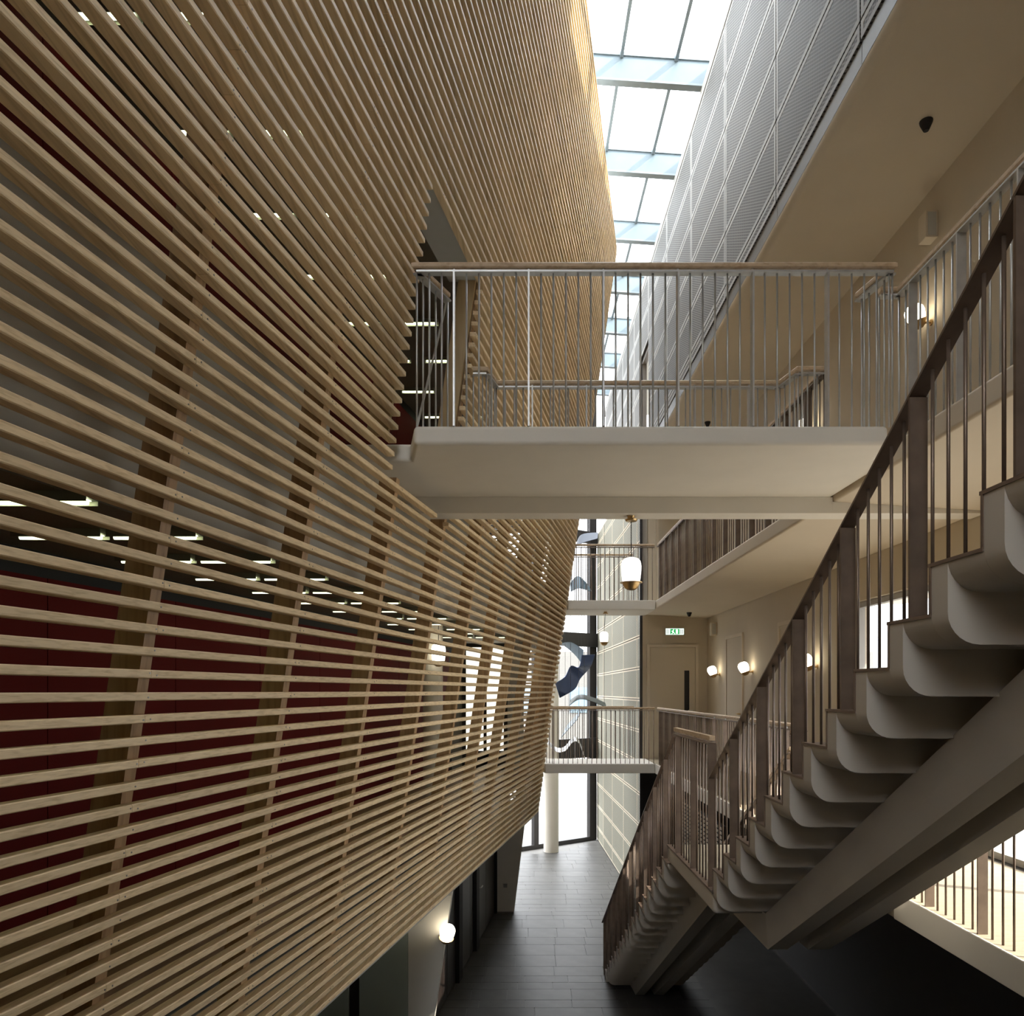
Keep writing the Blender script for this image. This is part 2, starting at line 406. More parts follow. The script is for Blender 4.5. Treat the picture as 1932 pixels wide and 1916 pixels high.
# far end of the lower room, its panes glowing in place of daylight
ew = struct('wall_rooms_end', MB().box(-7.5, -1.05, 13.95, 14.05, L1, 0.87).box(-0.22, 0.08, 13.95, 14.05, L1, 0.87), 'grey')
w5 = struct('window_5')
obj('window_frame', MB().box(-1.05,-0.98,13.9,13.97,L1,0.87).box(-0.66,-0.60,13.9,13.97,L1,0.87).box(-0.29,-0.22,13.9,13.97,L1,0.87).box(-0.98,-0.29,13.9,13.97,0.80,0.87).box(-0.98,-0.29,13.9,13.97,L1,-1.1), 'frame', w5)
obj('pane', MB().box(-0.98,-0.66,13.93,13.95,-1.1,0.88), 'daylightglow', w5); obj('pane', MB().box(-0.60,-0.29,13.93,13.95,-1.1,0.88), 'daylightglow', w5)
col = tag(obj('column', MB().lathe([(0.13, L1), (0.13, 0.87)], 20, (-1.13, 9.9, 0)), 'paint', smooth=True), 'round white column inside the lower room behind the slats', 'column')
# fluorescent fittings
def make_tube(name='fluorescent_light'):
    o = empty(name)
    obj('fitting', MB().box(-0.24, 0.24, -0.045, 0.045, 0, 0.025).box(-0.24,0.24,-0.05,-0.045,-0.02,0.025).box(-0.24,0.24,0.045,0.05,-0.02,0.025), 'fixture', o)
    obj('tube', MB().tube([(-0.22, 0, -0.014), (0.22, 0, -0.014)], 0.013, 8).box(-0.22,0.22,-0.03,0.03,-0.004,-0.001), 'tube', o)
    return o
tproto = make_tube()
first = True
for (zc, rows, xo, lab, grp) in ((0.845, [2.58+0.76*i for i in range(13)], (-0.55, -1.05), 'fluorescent light in the lower room ceiling', 'fluorescent lights in the lower room ceiling'),
                     (4.275, [4.8+1.0*i for i in range(8)], (-0.70, -1.35), 'fluorescent light in the upper room ceiling', 'fluorescent lights in the upper room ceiling')):
    ORD = ['nearest', 'second', 'third', 'fourth', 'fifth', 'sixth', 'seventh', 'eighth', 'ninth', 'tenth', 'eleventh', 'twelfth', 'thirteenth']
    for ri, y in enumerate(rows):
        for x in xo:
            o = tproto if first else copy_tree(tproto); first = False
            p = shell(Y=y, u=x); o.location = (p.x, y, zc); tag(o, '%s, %s row from the camera, %s' % (lab, ORD[ri], 'nearer the slats' if x == xo[0] else 'nearer the red wall'), 'light', grp)

# ============================================================ FAR CURVE, ROOF, SKYLIGHT
sky = struct('window_1')                                # the skylight
ZB = lambda X: 9.07 + 0.068*(2.74-X)                    # underside of the beams
beam_y = [11.36 + 1.97*i for i in range(-2, 7)]
for y in beam_y:
    x0, x1 = -3.4, 3.05
    obj('crossbeam', MB().prism([(x0,y,ZB(x0)),(x1,y,ZB(x1)),(x1,y,ZB(x1)+0.36),(x0,y,ZB(x0)+0.36)], (0,0.06,0)), 'roof_steel', sky)
    obj('beam_flange', MB().prism([(x0,y-0.03,ZB(x0)-0.03),(x1,y-0.03,ZB(x1)-0.03),(x1,y-0.03,ZB(x1)),(x0,y-0.03,ZB(x0))], (0,0.12,0)), 'mullion', sky)
    obj('glazing_bar', MB().prism([(x0,y-0.02,ZB(x0)+0.361),(x1,y-0.02,ZB(x1)+0.361),(x1,y-0.02,ZB(x1)+0.41),(x0,y-0.02,ZB(x0)+0.41)], (0,0.10,0)), 'mullion', sky)
mx = [2.35-0.82*i for i in range(8)] + [3.0]
for x in mx:
    for ya, yb in zip(beam_y[:-1], beam_y[1:]):
        z = ZB(x)+0.33
        obj('mullion', MB().box(x-0.025, x+0.025, ya+0.062, yb-0.002, z, z+0.07), 'mullion', sky)
xs = sorted(mx)
for ya, yb in zip(beam_y[:-1], beam_y[1:]):
    for xa, xb in zip(xs[:-1], xs[1:]):
        obj('glass_pane', MB().prism([(xa,ya,ZB(xa)+0.412),(xb,ya,ZB(xb)+0.412),(xb,yb,ZB(xb)+0.412),(xa,yb,ZB(xa)+0.412)], (0,0,0.012)), 'roofglass', sky)
struct('wall_back', MB().box(-7.6, -2.6, Y_NEAR-0.25, Y_NEAR-0.05, G, 9.9).box(0.07, 6.0, Y_NEAR-0.25, Y_NEAR-0.05, G, 9.9).box(-2.6, 0.07, Y_NEAR-0.25, Y_NEAR-0.05, G, 2.6).box(-2.6, 0.07, Y_NEAR-0.25, Y_NEAR-0.05, 8.9, 9.9), 'wall')
w4 = struct('fill_window')                                 # unseen high window behind the camera, added and sized as cool fill light
for x in (-2.6, -1.3, 0.0): obj('mullion', MB().box(x, x+0.07, Y_NEAR-0.2, Y_NEAR-0.1, 2.67, 8.83), 'mullion', w4)
for z in (2.6, 8.83): obj('transom', MB().box(-2.6, 0.07, Y_NEAR-0.19, Y_NEAR-0.11, z, z+0.07), 'mullion', w4)
for x in (-2.53, -1.23): obj('glass_pane', MB().box(x, x+1.23, Y_NEAR-0.16, Y_NEAR-0.145, 2.67, 8.83), 'glass', w4)
struct('ceiling_roof_near', MB().box(-3.4, 3.4, Y_NEAR-0.25, beam_y[0]-0.03, 9.1, 9.95), 'grey')
struct('wall_roof_kerb', MB().box(3.051, 3.12, beam_y[0], 24.6, 9.04, 9.45), 'grey')
struct('ceiling_roof_left', MB().box(-7.6, -3.4, Y_NEAR-0.25, 23.2, 9.45, 9.6), 'grey')
struct('wall_roof_upstand', MB().box(-3.5, -3.4, Y_NEAR, 23.2, 8.6, 9.95), 'grey')

# ============================================================ RIGHT-HAND UPPER WALL OF PERFORATED PANELS
XW = 2.74
wr = struct('wall_right_upper')
obj('wall_backing', MB().box(XW+0.05, XW+0.15, Y_NEAR, 16.1, 5.0, 9.0).box(XW+0.05, XW+0.15, 17.2, 24.6, 5.0, 9.0).box(XW+0.05, XW+0.15, 16.1, 17.2, 7.4, 9.0), 'trim', wr)
ys = [0.09 + 2.0*i for i in range(-1, 13)]
zs = [5.21, 5.38, 6.08, 6.78, 7.48, 8.18, 8.88]
def panel(y0, y1, z0, z1, parent, X=XW, rim=0.05, mm='perf', rimm='panel_rim', th=0.02, xf=None):
    g = 0.011
    a, b, c, d = y0+g, y1-g, z0+g, z1-g
    fx = xf or (lambda y: X)
    rr = min(rim, (d-c)*0.3)
    o = obj('panel', MB().prism([(fx(a),a,c),(fx(b),b,c),(fx(b),b,d),(fx(a),a,d)], (th,0,0)), mm, parent)
    # plain raised rim round the perforated field
    m = MB()
    for (p, q, r, s) in ((a,b,c,c+rr), (a,b,d-rr,d), (a,a+rr,c+rr,d-rr), (b-rr,b,c+rr,d-rr)):
        m.prism([(fx(p)-0.002,p,r),(fx(q)-0.002,q,r),(fx(q)-0.002,q,s),(fx(p)-0.002,p,s)], (0.0018,0,0))
    obj('panel_rim', m, rimm, o)
for y0, y1 in zip(ys[:-1], ys[1:]):
    for z0, z1 in zip(zs[:-1], zs[1:]):
        if y0 > 15.9 and y0 < 16.3 and z1 < 7.6:
            panel(17.2, y1, z0, z1, wr); continue
        panel(y0, y1, z0, z1, wr)
    obj('fascia_plate', MB().box(XW+0.012, XW+0.05, y0+0.004, y1-0.004, 5.03, 5.205), 'fasciatrim', wr)
obj('coping', MB().box(XW-0.01, XW+0.3, Y_NEAR, 24.6, 8.885, 9.04), 'panel_rim', wr)
struct('wall_right_upper_recess', MB().box(3.6, 3.7, 15.0, 18.2, 5.07, 9.0), 'wall')
struct('ceiling_right_roof', MB().box(XW+0.3, 7.0, Y_NEAR, 24.6, 8.95, 9.04), 'grey')
# slab over the upper walkway with a rounded lip
ring = []
prof = [(XW+0.02, 5.03)] + [(XW+0.10-0.09*math.cos(t), 4.99-0.09*math.sin(t)+0.03) for t in [math.pi/2*i/6 for i in range(7)]] + [(4.3, 4.93), (4.3, 5.07), (XW+0.05, 5.07)]
struct('ceiling_upper_walkway', MB().loops([[(x, y, z) for x, z in prof] for y in (Y_NEAR, 16.5)]), 'soffit', smooth=True)

# ============================================================ RIGHT-HAND WALLS, WALKWAYS
XR = 4.05
WIN = (3.2, 9.2)                                       # glazed opening of the lower walkway
struct('wall_right', MB().box(XR, XR+0.2, Y_NEAR, 16.5, 1.5585, 4.93).box(XR, XR+0.2, WIN[1], 16.5, L1-0.2, 1.558)
       .box(XR, XR+0.2, Y_NEAR, WIN[0], L1-0.2, 1.558).box(XR, XR+0.2, WIN[0], WIN[1], 1.07, 1.558), 'wall')
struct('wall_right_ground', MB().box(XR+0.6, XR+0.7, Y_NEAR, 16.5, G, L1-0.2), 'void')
struct('wall_end', MB().box(2.66, XR, 16.362, 16.5, L1, L2-0.001).box(2.78, XR, 16.36, 16.5, L2, 4.93), 'wall')
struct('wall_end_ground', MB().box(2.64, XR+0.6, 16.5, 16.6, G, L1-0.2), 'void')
struct('floor_lower_walkway', MB().box(2.72, XR+0.0, Y_NEAR, 16.36, L1-0.19, L1), 'carpet')
struct('trim_1', MB().box(2.70, 2.7195, Y_NEAR, 5.47, L1-0.19, L1+0.004).box(2.70, 2.7195, 7.18, 15.08, L1-0.19, L1+0.004), 'paint', bevel=0.008)
struct('floor_upper_walkway', MB().prism([(2.72,Y_NEAR,L2),(2.72,Y_NEAR,1.64),(XR,Y_NEAR,1.56),(XR,Y_NEAR,L2)], (0,16.36-Y_NEAR,0)), 'soffit', bevel=0.025)
struct('baseboard_right', MB().box(XR-0.012, XR-0.0005, 9.25, 16.35, L1+0.001, L1+0.09), 'paint')
# window wall, lower walkway
w3 = struct('window_3')
fr = MB()
for y in (WIN[0], 5.2, 7.2, WIN[1]-0.06): fr.box(XR+0.05, XR+0.12, y, y+0.06, L1+0.01, 1.06)
fr.box(XR+0.05, XR+0.12, WIN[0]+0.07, WIN[1]-0.07, 1.0, 1.06).box(XR+0.05, XR+0.12, WIN[0]+0.07, WIN[1]-0.07, L1+0.01, L1+0.07)
obj('window_frame', fr, 'panel_rim', w3)
for a, b in ((WIN[0]+0.06, 5.2), (5.26, 7.2), (7.26, WIN[1]-0.06)):
    obj('glass_pane', MB().box(XR+0.08, XR+0.09, a, b, L1+0.07, 1.0), 'glass', w3)
struct('sun_block_canopy', MB().box(XR+0.201, 5.3, 1.0, 10.5, 1.2, 1.35), 'paint')  # overhang added to block high sun, so it reaches only the walkway floor
struct('floor_terrace', MB().box(XR+0.2, 30, -10, 40, L1-0.35, L1-0.2), 'outside')
struct('floor_terrace_sill', MB().box(XR+0.001, XR+0.2, WIN[0], WIN[1], L1-0.2, L1), 'outside')

# doors of the lower walkway
def door(name, label_m, build):
    d = struct(name); build(d); return d
d1 = struct('door_1')
obj('door_frame', MB().box(2.75, 2.81, 16.30, 16.359, L1+0.001, 1.00).box(3.79, 3.85, 16.30, 16.359, L1+0.001, 1.00).box(2.81, 3.79, 16.30, 16.359, 0.94, 1.00), 'soffit', d1)
lf = obj('door_leaf', MB().box(2.815, 3.55, 16.32, 16.358, L1+0.002, 0.935).box(3.66, 3.785, 16.32, 16.358, L1+0.002, 0.935).box(3.55, 3.66, 16.32, 16.358, L1+0.002, -0.47).box(3.55, 3.66, 16.32, 16.358, 0.44, 0.935), 'wall', d1)
lf.location.y = -0.001
obj('vision_pane', MB().box(3.55, 3.66, 16.335, 16.34, -0.47, 0.44), 'black', lf)
obj('door_handle', MB().tube([(3.72, 16.30, -0.42), (3.72, 16.25, -0.42), (3.62, 16.25, -0.42)], 0.011), 'steel', lf)
for n, (ya, yb) in (('door_2', (13.75, 14.75)), ('door_3', (10.85, 11.75))):
    d = struct(n)
    obj('door_frame', MB().box(XR-0.03, XR-0.001, ya-0.06, ya, L1+0.001, 1.06).box(XR-0.03, XR-0.001, yb, yb+0.06, L1+0.001, 1.06).box(XR-0.03, XR-0.001, ya, yb, 1.0, 1.06), 'soffit', d)
    lf = obj('door_leaf', MB().box(XR-0.015, XR-0.001, ya+0.003, yb-0.003, L1+0.002, 0.997), 'wall', d)
    obj('door_handle', MB().tube([(XR-0.015, ya+0.1, -0.42), (XR-0.06, ya+0.1, -0.42), (XR-0.06, ya+0.2, -0.42)], 0.011), 'brass', lf)
# upper walkway door
d = struct('door_4')
obj('door_frame', MB().box(2.95, 3.0, 16.30, 16.359, L2+0.001, 4.05).box(3.85, 3.90, 16.30, 16.359, L2+0.001, 4.05).box(3.0, 3.85, 16.30, 16.359, 4.0, 4.05), 'soffit', d)
obj('door_leaf', MB().box(3.003, 3.847, 16.33, 16.358, L2+0.002, 3.997), 'wall', d)

# ============================================================ RAILINGS
_cache = {}
def cached(key, fn):
    if key not in _cache: _cache[key] = fn()
    return _cache[key]
def rod_mesh(h, m):
    return cached(('rod', round(h,3), m), lambda: _mk('baluster', MB().tube([(0,0,0),(0,0,h)], 0.0068, 6), m, True))
def post_mesh(h, m, w=0.06, t=0.012):
    return cached(('post', round(h,3), m, w), lambda: _mk('post', MB().box(-t/2,t/2,-w/2,w/2,0,h), m, False))
def _mk(n, mb, m, sm):
    me = mb.mesh(n); me.materials.append(M[m])
    if sm:
        for p in me.polygons: p.use_smooth = True
    return me
def inst(name, me, loc, rz, parent):
    o = bpy.data.objects.new(name, me); COL.objects.link(o); o.parent = parent; o.location = loc; o.rotation_euler = (0,0,rz); return o
def railing(label, pts, base=None, spacing=0.0855, first=0, steel='steel', H=1.055, wood_from=0, post_every=6, group=None, woodpts=None, cap=True, endpost=True, wood=True):
    """pts: polyline of the floor line under the rail (z = where H counts from); base(pt)->z of the rod foot"""
    t = thing('railing', label, 'railing', group)
    pl = MB(); wd = MB(); pts = [Vector(p) for p in pts]
    for a, b in zip(pts[:-1], pts[1:]):
        pl.bar(a+Vector((0,0,H)), b+Vector((0,0,H)), 0.06, 0.012)
    obj('top_plate', pl, steel, t)
    if wood:
        wp = [Vector(p) for p in (woodpts or pts)]
        rings = []
        for i, p in enumerate(wp):
            d0 = (wp[i]-wp[i-1]).normalized() if i else None; d1 = (wp[i+1]-wp[i]).normalized() if i < len(wp)-1 else None
            dd = ((d0 or d1)+(d1 or d0)).normalized(); s = dd.cross(Vector((0,0,1))).normalized()
            ref = (d1 or d0).cross(Vector((0,0,1))).normalized(); k = 1/max(0.4, abs(s.dot(ref)))
            rings.append([p + s*x*k + Vector((0,0,H+z)) for x, z in ((-0.016,0.032),(0.016,0.032),(0.023,0.040),(0.023,0.062),(0.014,0.072),(-0.014,0.072),(-0.023,0.062),(-0.023,0.040))])
        obj('handrail', MB().loops(rings), 'rail_wood', t)
    cnt = first
    for si, (a, b) in enumerate(zip(pts[:-1], pts[1:])):
        hor = Vector((b.x-a.x, b.y-a.y, 0)); Ln = hor.length
        if Ln < 0.02: continue
        rz = math.atan2(hor.y, hor.x); n = int(Ln/spacing + 1e-6)
        for i in range(n+1):
            if i == 0 and si: cnt += 0
            s = i*spacing/Ln
            if s > 1: break
            p = a.lerp(b, s); zt = p.z + H; zb = base(p) if base else p.z
            if cnt % post_every == 0 and (Ln > 0.6):
                inst('post', post_mesh(zt-zb, steel), (p.x, p.y, zb), rz, t)
                if wood: inst('pin', cached('pin', lambda: _mk('pin', MB().box(-0.006,0.006,-0.006,0.006,0.012,0.033), 'steel', False)), (p.x, p.y, zt), 0, t)
            else: inst('baluster', rod_mesh(zt-zb, steel), (p.x, p.y, zb), rz, t)
            cnt += 1
    return t

# near bridge -------------------------------------------------
def poly_slab(pts, z0, z1): return MB().prism([(x, y, z0) for x, y in pts], (0, 0, z1-z0))
br = thing('footbridge', 'white concrete footbridge crossing the atrium at upper level, nearest the camera', 'bridge')
outline = [(-2.0,5.56), (-0.80,5.56), (-0.72,5.18), (2.52,5.18), (2.60,5.54), (2.7185,5.54), (2.7185,6.84), (2.58,6.84), (2.52,7.23), (-0.27,7.23), (-0.37,6.86), (-2.0,6.86)]
obj('deck', poly_slab(outline, 1.682, L2+0.004), 'paint', br, bevel=0.03, seg=4)
bm_ = MB().prism([(-1.0,6.57,1.681),(-0.86,6.57,1.54),(2.716,6.57,1.54),(2.716,6.57,1.681)], (0,0.23,0))
obj('cross_beam', bm_, 'paint', br)
struct('trim_2', MB().prism([(2.7165,6.57,1.6395),(2.7165,6.57,1.54),(4.045,6.57,1.54),(4.045,6.57,1.5595)], (0,0.23,0)), 'paint')
RB = L2+0.004
railing('steel baluster railing with wooden handrail on the near edge of the near upper footbridge',
        [(-0.53,5.60,RB), (-0.706,5.215,RB), (2.565,5.215,RB), (2.50,5.60,RB)], first=4, woodpts=[(-0.50,5.62,RB),(-0.66,5.215,RB),(2.50,5.215,RB),(2.44,5.62,RB)] and None)
railing('steel baluster railing with wooden handrail on the far edge of the near upper footbridge',
        [(-0.42,6.89,RB), (-0.30,6.89,RB), (-0.22,7.19,RB), (2.47,7.19,RB), (2.53,6.88,RB), (2.76,6.88,RB)], first=2)
# the slanting end stay that follows the screen
st = thing('railing_stay', 'slanting steel end bar of the near footbridge railing beside the slatted screen', 'bar')
obj('bar', MB().tube([(-0.785, 5.58, RB), (-0.54, 5.60, RB+1.05)], 0.009), 'steel', st)

# far bridges
for (zl, xl, lab) in ((L2, 1.02, 'upper'), (L1, 0.57, 'lower')):
    b = thing('footbridge', 'far %s white concrete footbridge beyond the rounded end of the screen' % lab, 'bridge')
    obj('deck', poly_slab([(xl-0.05,15.12),(2.712,15.12),(2.712,16.34),(2.66,16.34),(2.66,16.30),(xl-0.32,16.30)], zl-0.19, zl), 'paint', b, bevel=0.012)
    railing('near-edge railing of the far %s footbridge' % lab, [(xl-0.02,15.35,zl),(xl+0.12,15.16,zl),(2.70,15.16,zl)], first=3, spacing=0.095, steel='steel_shaded')
    railing('rear-edge railing of the far %s footbridge' % lab, [(xl+0.15,16.26,zl),(2.45,16.26,zl)], first=1, spacing=0.095, steel='steel_shaded')
# walkway rails
railing('railing along the near part of the upper right-hand walkway', [(2.62,5.52,L2),(2.765,5.52,L2),(2.765,-1.0,L2)], first=2, spacing=0.097)
railing('railing along the far part of the upper right-hand walkway', [(2.765,6.88,L2),(2.765,15.1,L2)], first=2, spacing=0.097, steel='steel_shaded')
railing('railing along the lower right-hand walkway in front of the bright window', [(2.765,5.40,L1),(2.765,-0.6,L1)], first=3, spacing=0.097, steel='steel_shaded')
railing('railing along the lower right-hand walkway beyond the stair landing', [(2.765,7.35,L1),(2.765,15.1,L1)], first=1, spacing=0.097, steel='steel_shaded')

# ============================================================ STAIR
X0, X1 = 1.40, 2.64
RI, GO = 0.17145, 0.29
YU, YL = 5.492, 7.17
NU = 19
stair = thing('staircase', 'white folded concrete staircase with a middle landing rising towards the camera', 'staircase')
def round_block(ya, yb, z0, z1, r=0.10):
    pts = [(X0, z1), (X1, z1)]
    pts += [(X1-r+r*math.cos(t), z0+r-r*math.sin(t)) for t in [math.pi/2*i/7 for i in range(8)]]
    pts += [(X0+r-r*math.sin(t), z0+r-r*math.cos(t)) for t in [math.pi/2*i/7 for i in range(8)]]
    return MB().prism([(x, ya, z) for x, z in pts], (0, yb-ya, 0))
T = 0.11
def step_mesh():
    # one folded step: riser standing on the step below plus its tread slab (origin: nose, top)
    rings = MB(); r = 0.105
    def sec(z0, z1):
        pts = [(0, z1), (X1-X0, z1)]
        pts += [(X1-X0-r+r*math.cos(t), z0+r-r*math.sin(t)) for t in [math.pi/2*i/7 for i in range(8)]]
        pts += [(r-r*math.sin(t), z0+r-r*math.cos(t)) for t in [math.pi/2*i/7 for i in range(8)]]
        return pts
    a = sec(-RI-T, -0.012)
    rings.loops([[(x, -0.018 if z > -RI*0.5 else -0.018, z) for x, z in a], [(x, -0.115, z) for x, z in a]])
    b = sec(-T, -0.012)
    rings.loops([[(x, -0.1151, z) for x, z in b], [(x, -GO-0.017, z) for x, z in b]])
    me = rings.mesh('step'); me.materials.append(M['stairpaint'])
    for p in me.polygons: p.use_smooth = True
    me.set_sharp_from_angle(angle=math.radians(38)); return me
sm_ = step_mesh()
tm = MB().box(-0.004, X1-X0+0.004, -GO-0.016, 0.0, -0.012, 0.0); tm.box(-0.004, 0.0, -0.018, -0.006, -RI, -0.012)
tme = tm.mesh('tread'); tme.materials.append(M['tread'])
zL = L1
steps = [(YU-GO*(i-1), L1+RI*i) for i in range(1, NU)]
RI2 = (L1-G)/19.0
low = [(YL+GO*m, L1-RI2*m) for m in range(1, 19)]
for y, z in steps+low:
    o = inst('step', sm_, (X0, y, z), 0, stair); inst('tread', tme, (X0, y, z), 0, stair)
obj('landing', MB().add([(p[0], p[1], p[2]) for p in []], []).box(X0, X1+0.055, YU-0.02, YL, L1-0.16, L1-0.012), 'stairpaint', stair, bevel=0.03)
obj('landing_floor', MB().box(X0-0.004, X1+0.058, YU-0.02, YL, L1-0.012, L1), 'carpet', stair)
obj('landing_edge', MB().box(X0-0.006, X0+0.05, YU-0.02, YL+0.001, L1-0.014, L1+0.003), 'tread', stair)
# two spine beams following the flights
for xa, xb in ((1.80, 1.94), (2.09, 2.24)):
    k = RI/GO; k2 = RI2/GO
    prof = [(0.35, L1-0.42+k*(YU-0.35)), (YU, L1-0.42), (6.95, L1-0.42), (6.95+ (G+0.0-(L1-0.42))/(-k2), G), (YL+GO*18.6, G), (YL, L1-0.13), (YU-0.1, L1-0.13), (0.35, L1-0.14+k*(YU-0.35))]
    w = 0.05
    rings = []
    n = len(prof)
    vs = [(xa, y, z) for y, z in prof[:4]] + [(xa-w, y, z) for y, z in prof[4:]] + [(xb, y, z) for y, z in prof[:4]] + [(xb+w, y, z) for y, z in prof[4:]]
    fs = [tuple(range(n)), tuple(range(2*n-1, n-1, -1))] + [(i, (i+1) % n, (i+1) % n+n, i+n) for i in range(n)]
    obj('spine_beam', MB().add(vs, fs), 'stairpaint', stair)
# stair railings
def rail_line(Y):
    if Y < YU+0.08: return L1+0.16+(YU-Y)*RI/GO
    if Y < YL-0.2: return L1
    return L1+0.05-(Y-YL+0.2)*RI2/GO
def foot(p):
    Y = p.y
    if Y <= YU: return L1+RI*(int((YU-Y)/GO+1e-4)+1)
    if Y <= YL: return L1
    return max(G, L1-RI2*int((Y-YL)/GO+0.999))
for xr, lab in ((1.43, 'left (open)'), (2.60, 'right')):
    side = 'open left' if xr < 2 else 'right'
    pu = [(xr, 0.40, L1+0.17+(YU-0.40)*RI/GO), (xr, 5.60, L1+0.17+(YU-5.60)*RI/GO)]
    t = thing('railing', 'steel railing on the %s side of the upper stair flight' % side, 'railing')
    def part_rail(t, a, b, H, n0, wood=True):
        a = Vector(a); b = Vector(b)
        obj('top_plate', MB().bar(a+Vector((0,0,H)), b+Vector((0,0,H)), 0.062, 0.012), 'steel_shaded', t)
        if wood: obj('handrail', MB().bar(a+Vector((0,0,H+0.03)), b+Vector((0,0,H+0.03)), 0.042, 0.034), 'rail_wood', t)
        n = 0; y = 2.14-0.0967*22
        i = -22
        while True:
            yy = 2.14+0.09667*i
            if yy > b.y+1e-3: break
            if yy >= a.y-1e-3:
                p = a.lerp(b, (yy-a.y)/(b.y-a.y)); zt = p.z+H; zb = foot(Vector((xr, yy, 0)))
                if i % 6 == 0: inst('post', post_mesh(round(zt-zb,2), 'steel_shaded', 0.064, 0.012), (xr, yy, zb), math.pi/2, t)
                else: inst('baluster', rod_mesh(round(zt-zb,3), 'steel_shaded'), (xr, yy, zb), 0, t)
            i += 1
    part_rail(t, pu[0], pu[1], 0.87-0.17, 0, wood=(xr < 2) is False)
    t2 = thing('railing', ('steel railing with wooden cap on the stair landing edge' if xr < 2 else 'short railing post group right of the lower flight head'), 'railing')
    if xr < 2: part_rail(t2, (xr, 5.62, L1), (xr, 6.93, L1), 1.055, 0)
    else: part_rail(t2, (xr, 7.12, L1), (xr, 7.22, L1), 1.02, 0)
    t3 = thing('railing', 'steel railing on the %s side of the lower stair flight' % side, 'railing')
    ya = 6.95 if xr < 2 else 7.24
    part_rail(t3, (xr, ya, L1+(YL-ya)*RI2/GO), (xr, 12.92, L1+(YL-12.92)*RI2/GO), 0.90, 0, wood=(xr > 2))

# ============================================================ GROUND FLOOR
fl = struct('floor', MB().box(-7.6, 6.0, Y_NEAR, 25.0, G-0.2, G-0.012), 'grout')
y = 9.6
rows = []
tile_cache = {}
while y < 24.4:
    d = random.choice((0.28, 0.42, 0.42, 0.56)); x = -2.0 + random.uniform(-0.5, 0)
    xl_wall = -1.41+0.13*(y-9.0)-0.25
    while x < 2.72:
        w = random.choice((0.56, 0.7, 0.84, 1.0))
        if x+w > xl_wall and not (y > 22.2 and x < -1) and x < 2.72:
            yf = 24.0
            if y+d < 22.25+0.73*min(max(x,-2),2.4):
                key = (w, d)
                if key not in tile_cache:
                    g = 0.004
                    me = MB().box(g, w-g, g, d-g, -0.011, 0).mesh('tile'); me.materials.append(M['tile']); tile_cache[key] = me
                inst('tile', tile_cache[key], (x, y, G + random.uniform(-0.001, 0.0005)), 0, fl)
        x += w
    y += d
obj('tile_field', MB().box(-7.5, 5.9, Y_NEAR+0.1, 9.59, G-0.0115, G), 'tile', fl)
obj('tile_field', MB().box(2.9, 4.6, 9.6, 16.4, G-0.0115, G), 'tile', fl)
# leaning fins that carry the screen
def fin(Y, label, left, th=0.30, ztop=-2.43):
    f = thing('column', label, 'column')
    def xr(z): return -2.23+0.2*Y+0.143*z-0.03
    obj('fin', MB().prism([(left, Y, G), (xr(G), Y, G), (xr(ztop), Y, ztop), (left, Y, ztop)], (0, th, 0)), 'paint', f)
    return f
f1 = fin(9.0, 'leaning white fin column carrying the nearest wall lamp below the screen', -1.32)
def xr_(Y, z): return -2.23+0.2*Y+0.143*z-0.03
struct('wall_left_ground', MB().prism([(-1.90, 8.99, G), (-1.325, 8.99, G), (-1.325, 8.99, -2.43), (-1.90, 8.99, -2.43)], (0, 0.25, 0)), 'green_grey')
struct('trim_3', MB().box(-2.02, -1.905, 9.02, 9.2, G, -2.43), 'dark')
struct('wall_left_ground_near', MB().box(-3.2, -2.03, 8.99, 9.2, G, -2.43), 'green_grey')
f2 = thing('column', 'white leaning fin column at the far end of the dark doors', 'column')
obj('fin', MB().prism([(-0.47,16.05,G+0.04),(-0.11,16.05,G+0.04),(0.16,16.05,-2.43),(-0.47,16.05,-2.43)], (0,0.3,0)), 'paint', f2)
obj('base_strip', MB().box(-0.47,-0.12,16.04,16.34,G,G+0.04), 'trim', f2)
obj('socket_plate', MB().box(-0.34,-0.26,16.035,16.049,G+0.55,G+0.63), 'panel_rim', f2)
# dark panelled wall with doors
def dwx(y): return -1.45+0.131*(y-9.0)
dw = struct('wall_left_doors')
obj('wall_backing', MB().prism([(dwx(9.3)-0.03, 9.3, G), (dwx(16.04)-0.03, 16.04, G), (dwx(16.04)-0.13, 16.04, G), (dwx(9.3)-0.13, 9.3, G)], (0,0,2.28)), 'black', dw)
for a, b in ((9.35, 10.5), (10.52, 11.6), (11.62, 12.2), (12.5, 13.4), (13.42, 13.7), (14.0, 15.0), (15.02, 15.98)):
    obj('dark_panel', MB().prism([(dwx(a), a, G+0.02), (dwx(b), b, G+0.02), (dwx(b)-0.028, b, G+0.02), (dwx(a)-0.028, a, G+0.02)], (0,0,2.24)), 'dark', dw)
for a in (12.22, 13.72):
    obj('door_post', MB().prism([(dwx(a)+0.06, a, G), (dwx(a+0.26)+0.06, a+0.26, G), (dwx(a+0.26)-0.02, a+0.26, G), (dwx(a)-0.02, a, G)], (0,0,2.27)), 'black', dw)
obj('end_post', MB().box(-0.60, -0.475, 16.06, 16.3, G, -2.43), 'black', dw)
obj('door_handle', MB().tube([(dwx(14.1), 14.1, G+1.05), (dwx(14.1)+0.07, 14.1, G+1.05), (dwx(14.25)+0.07, 14.25, G+1.05)], 0.012), 'steel', dw)
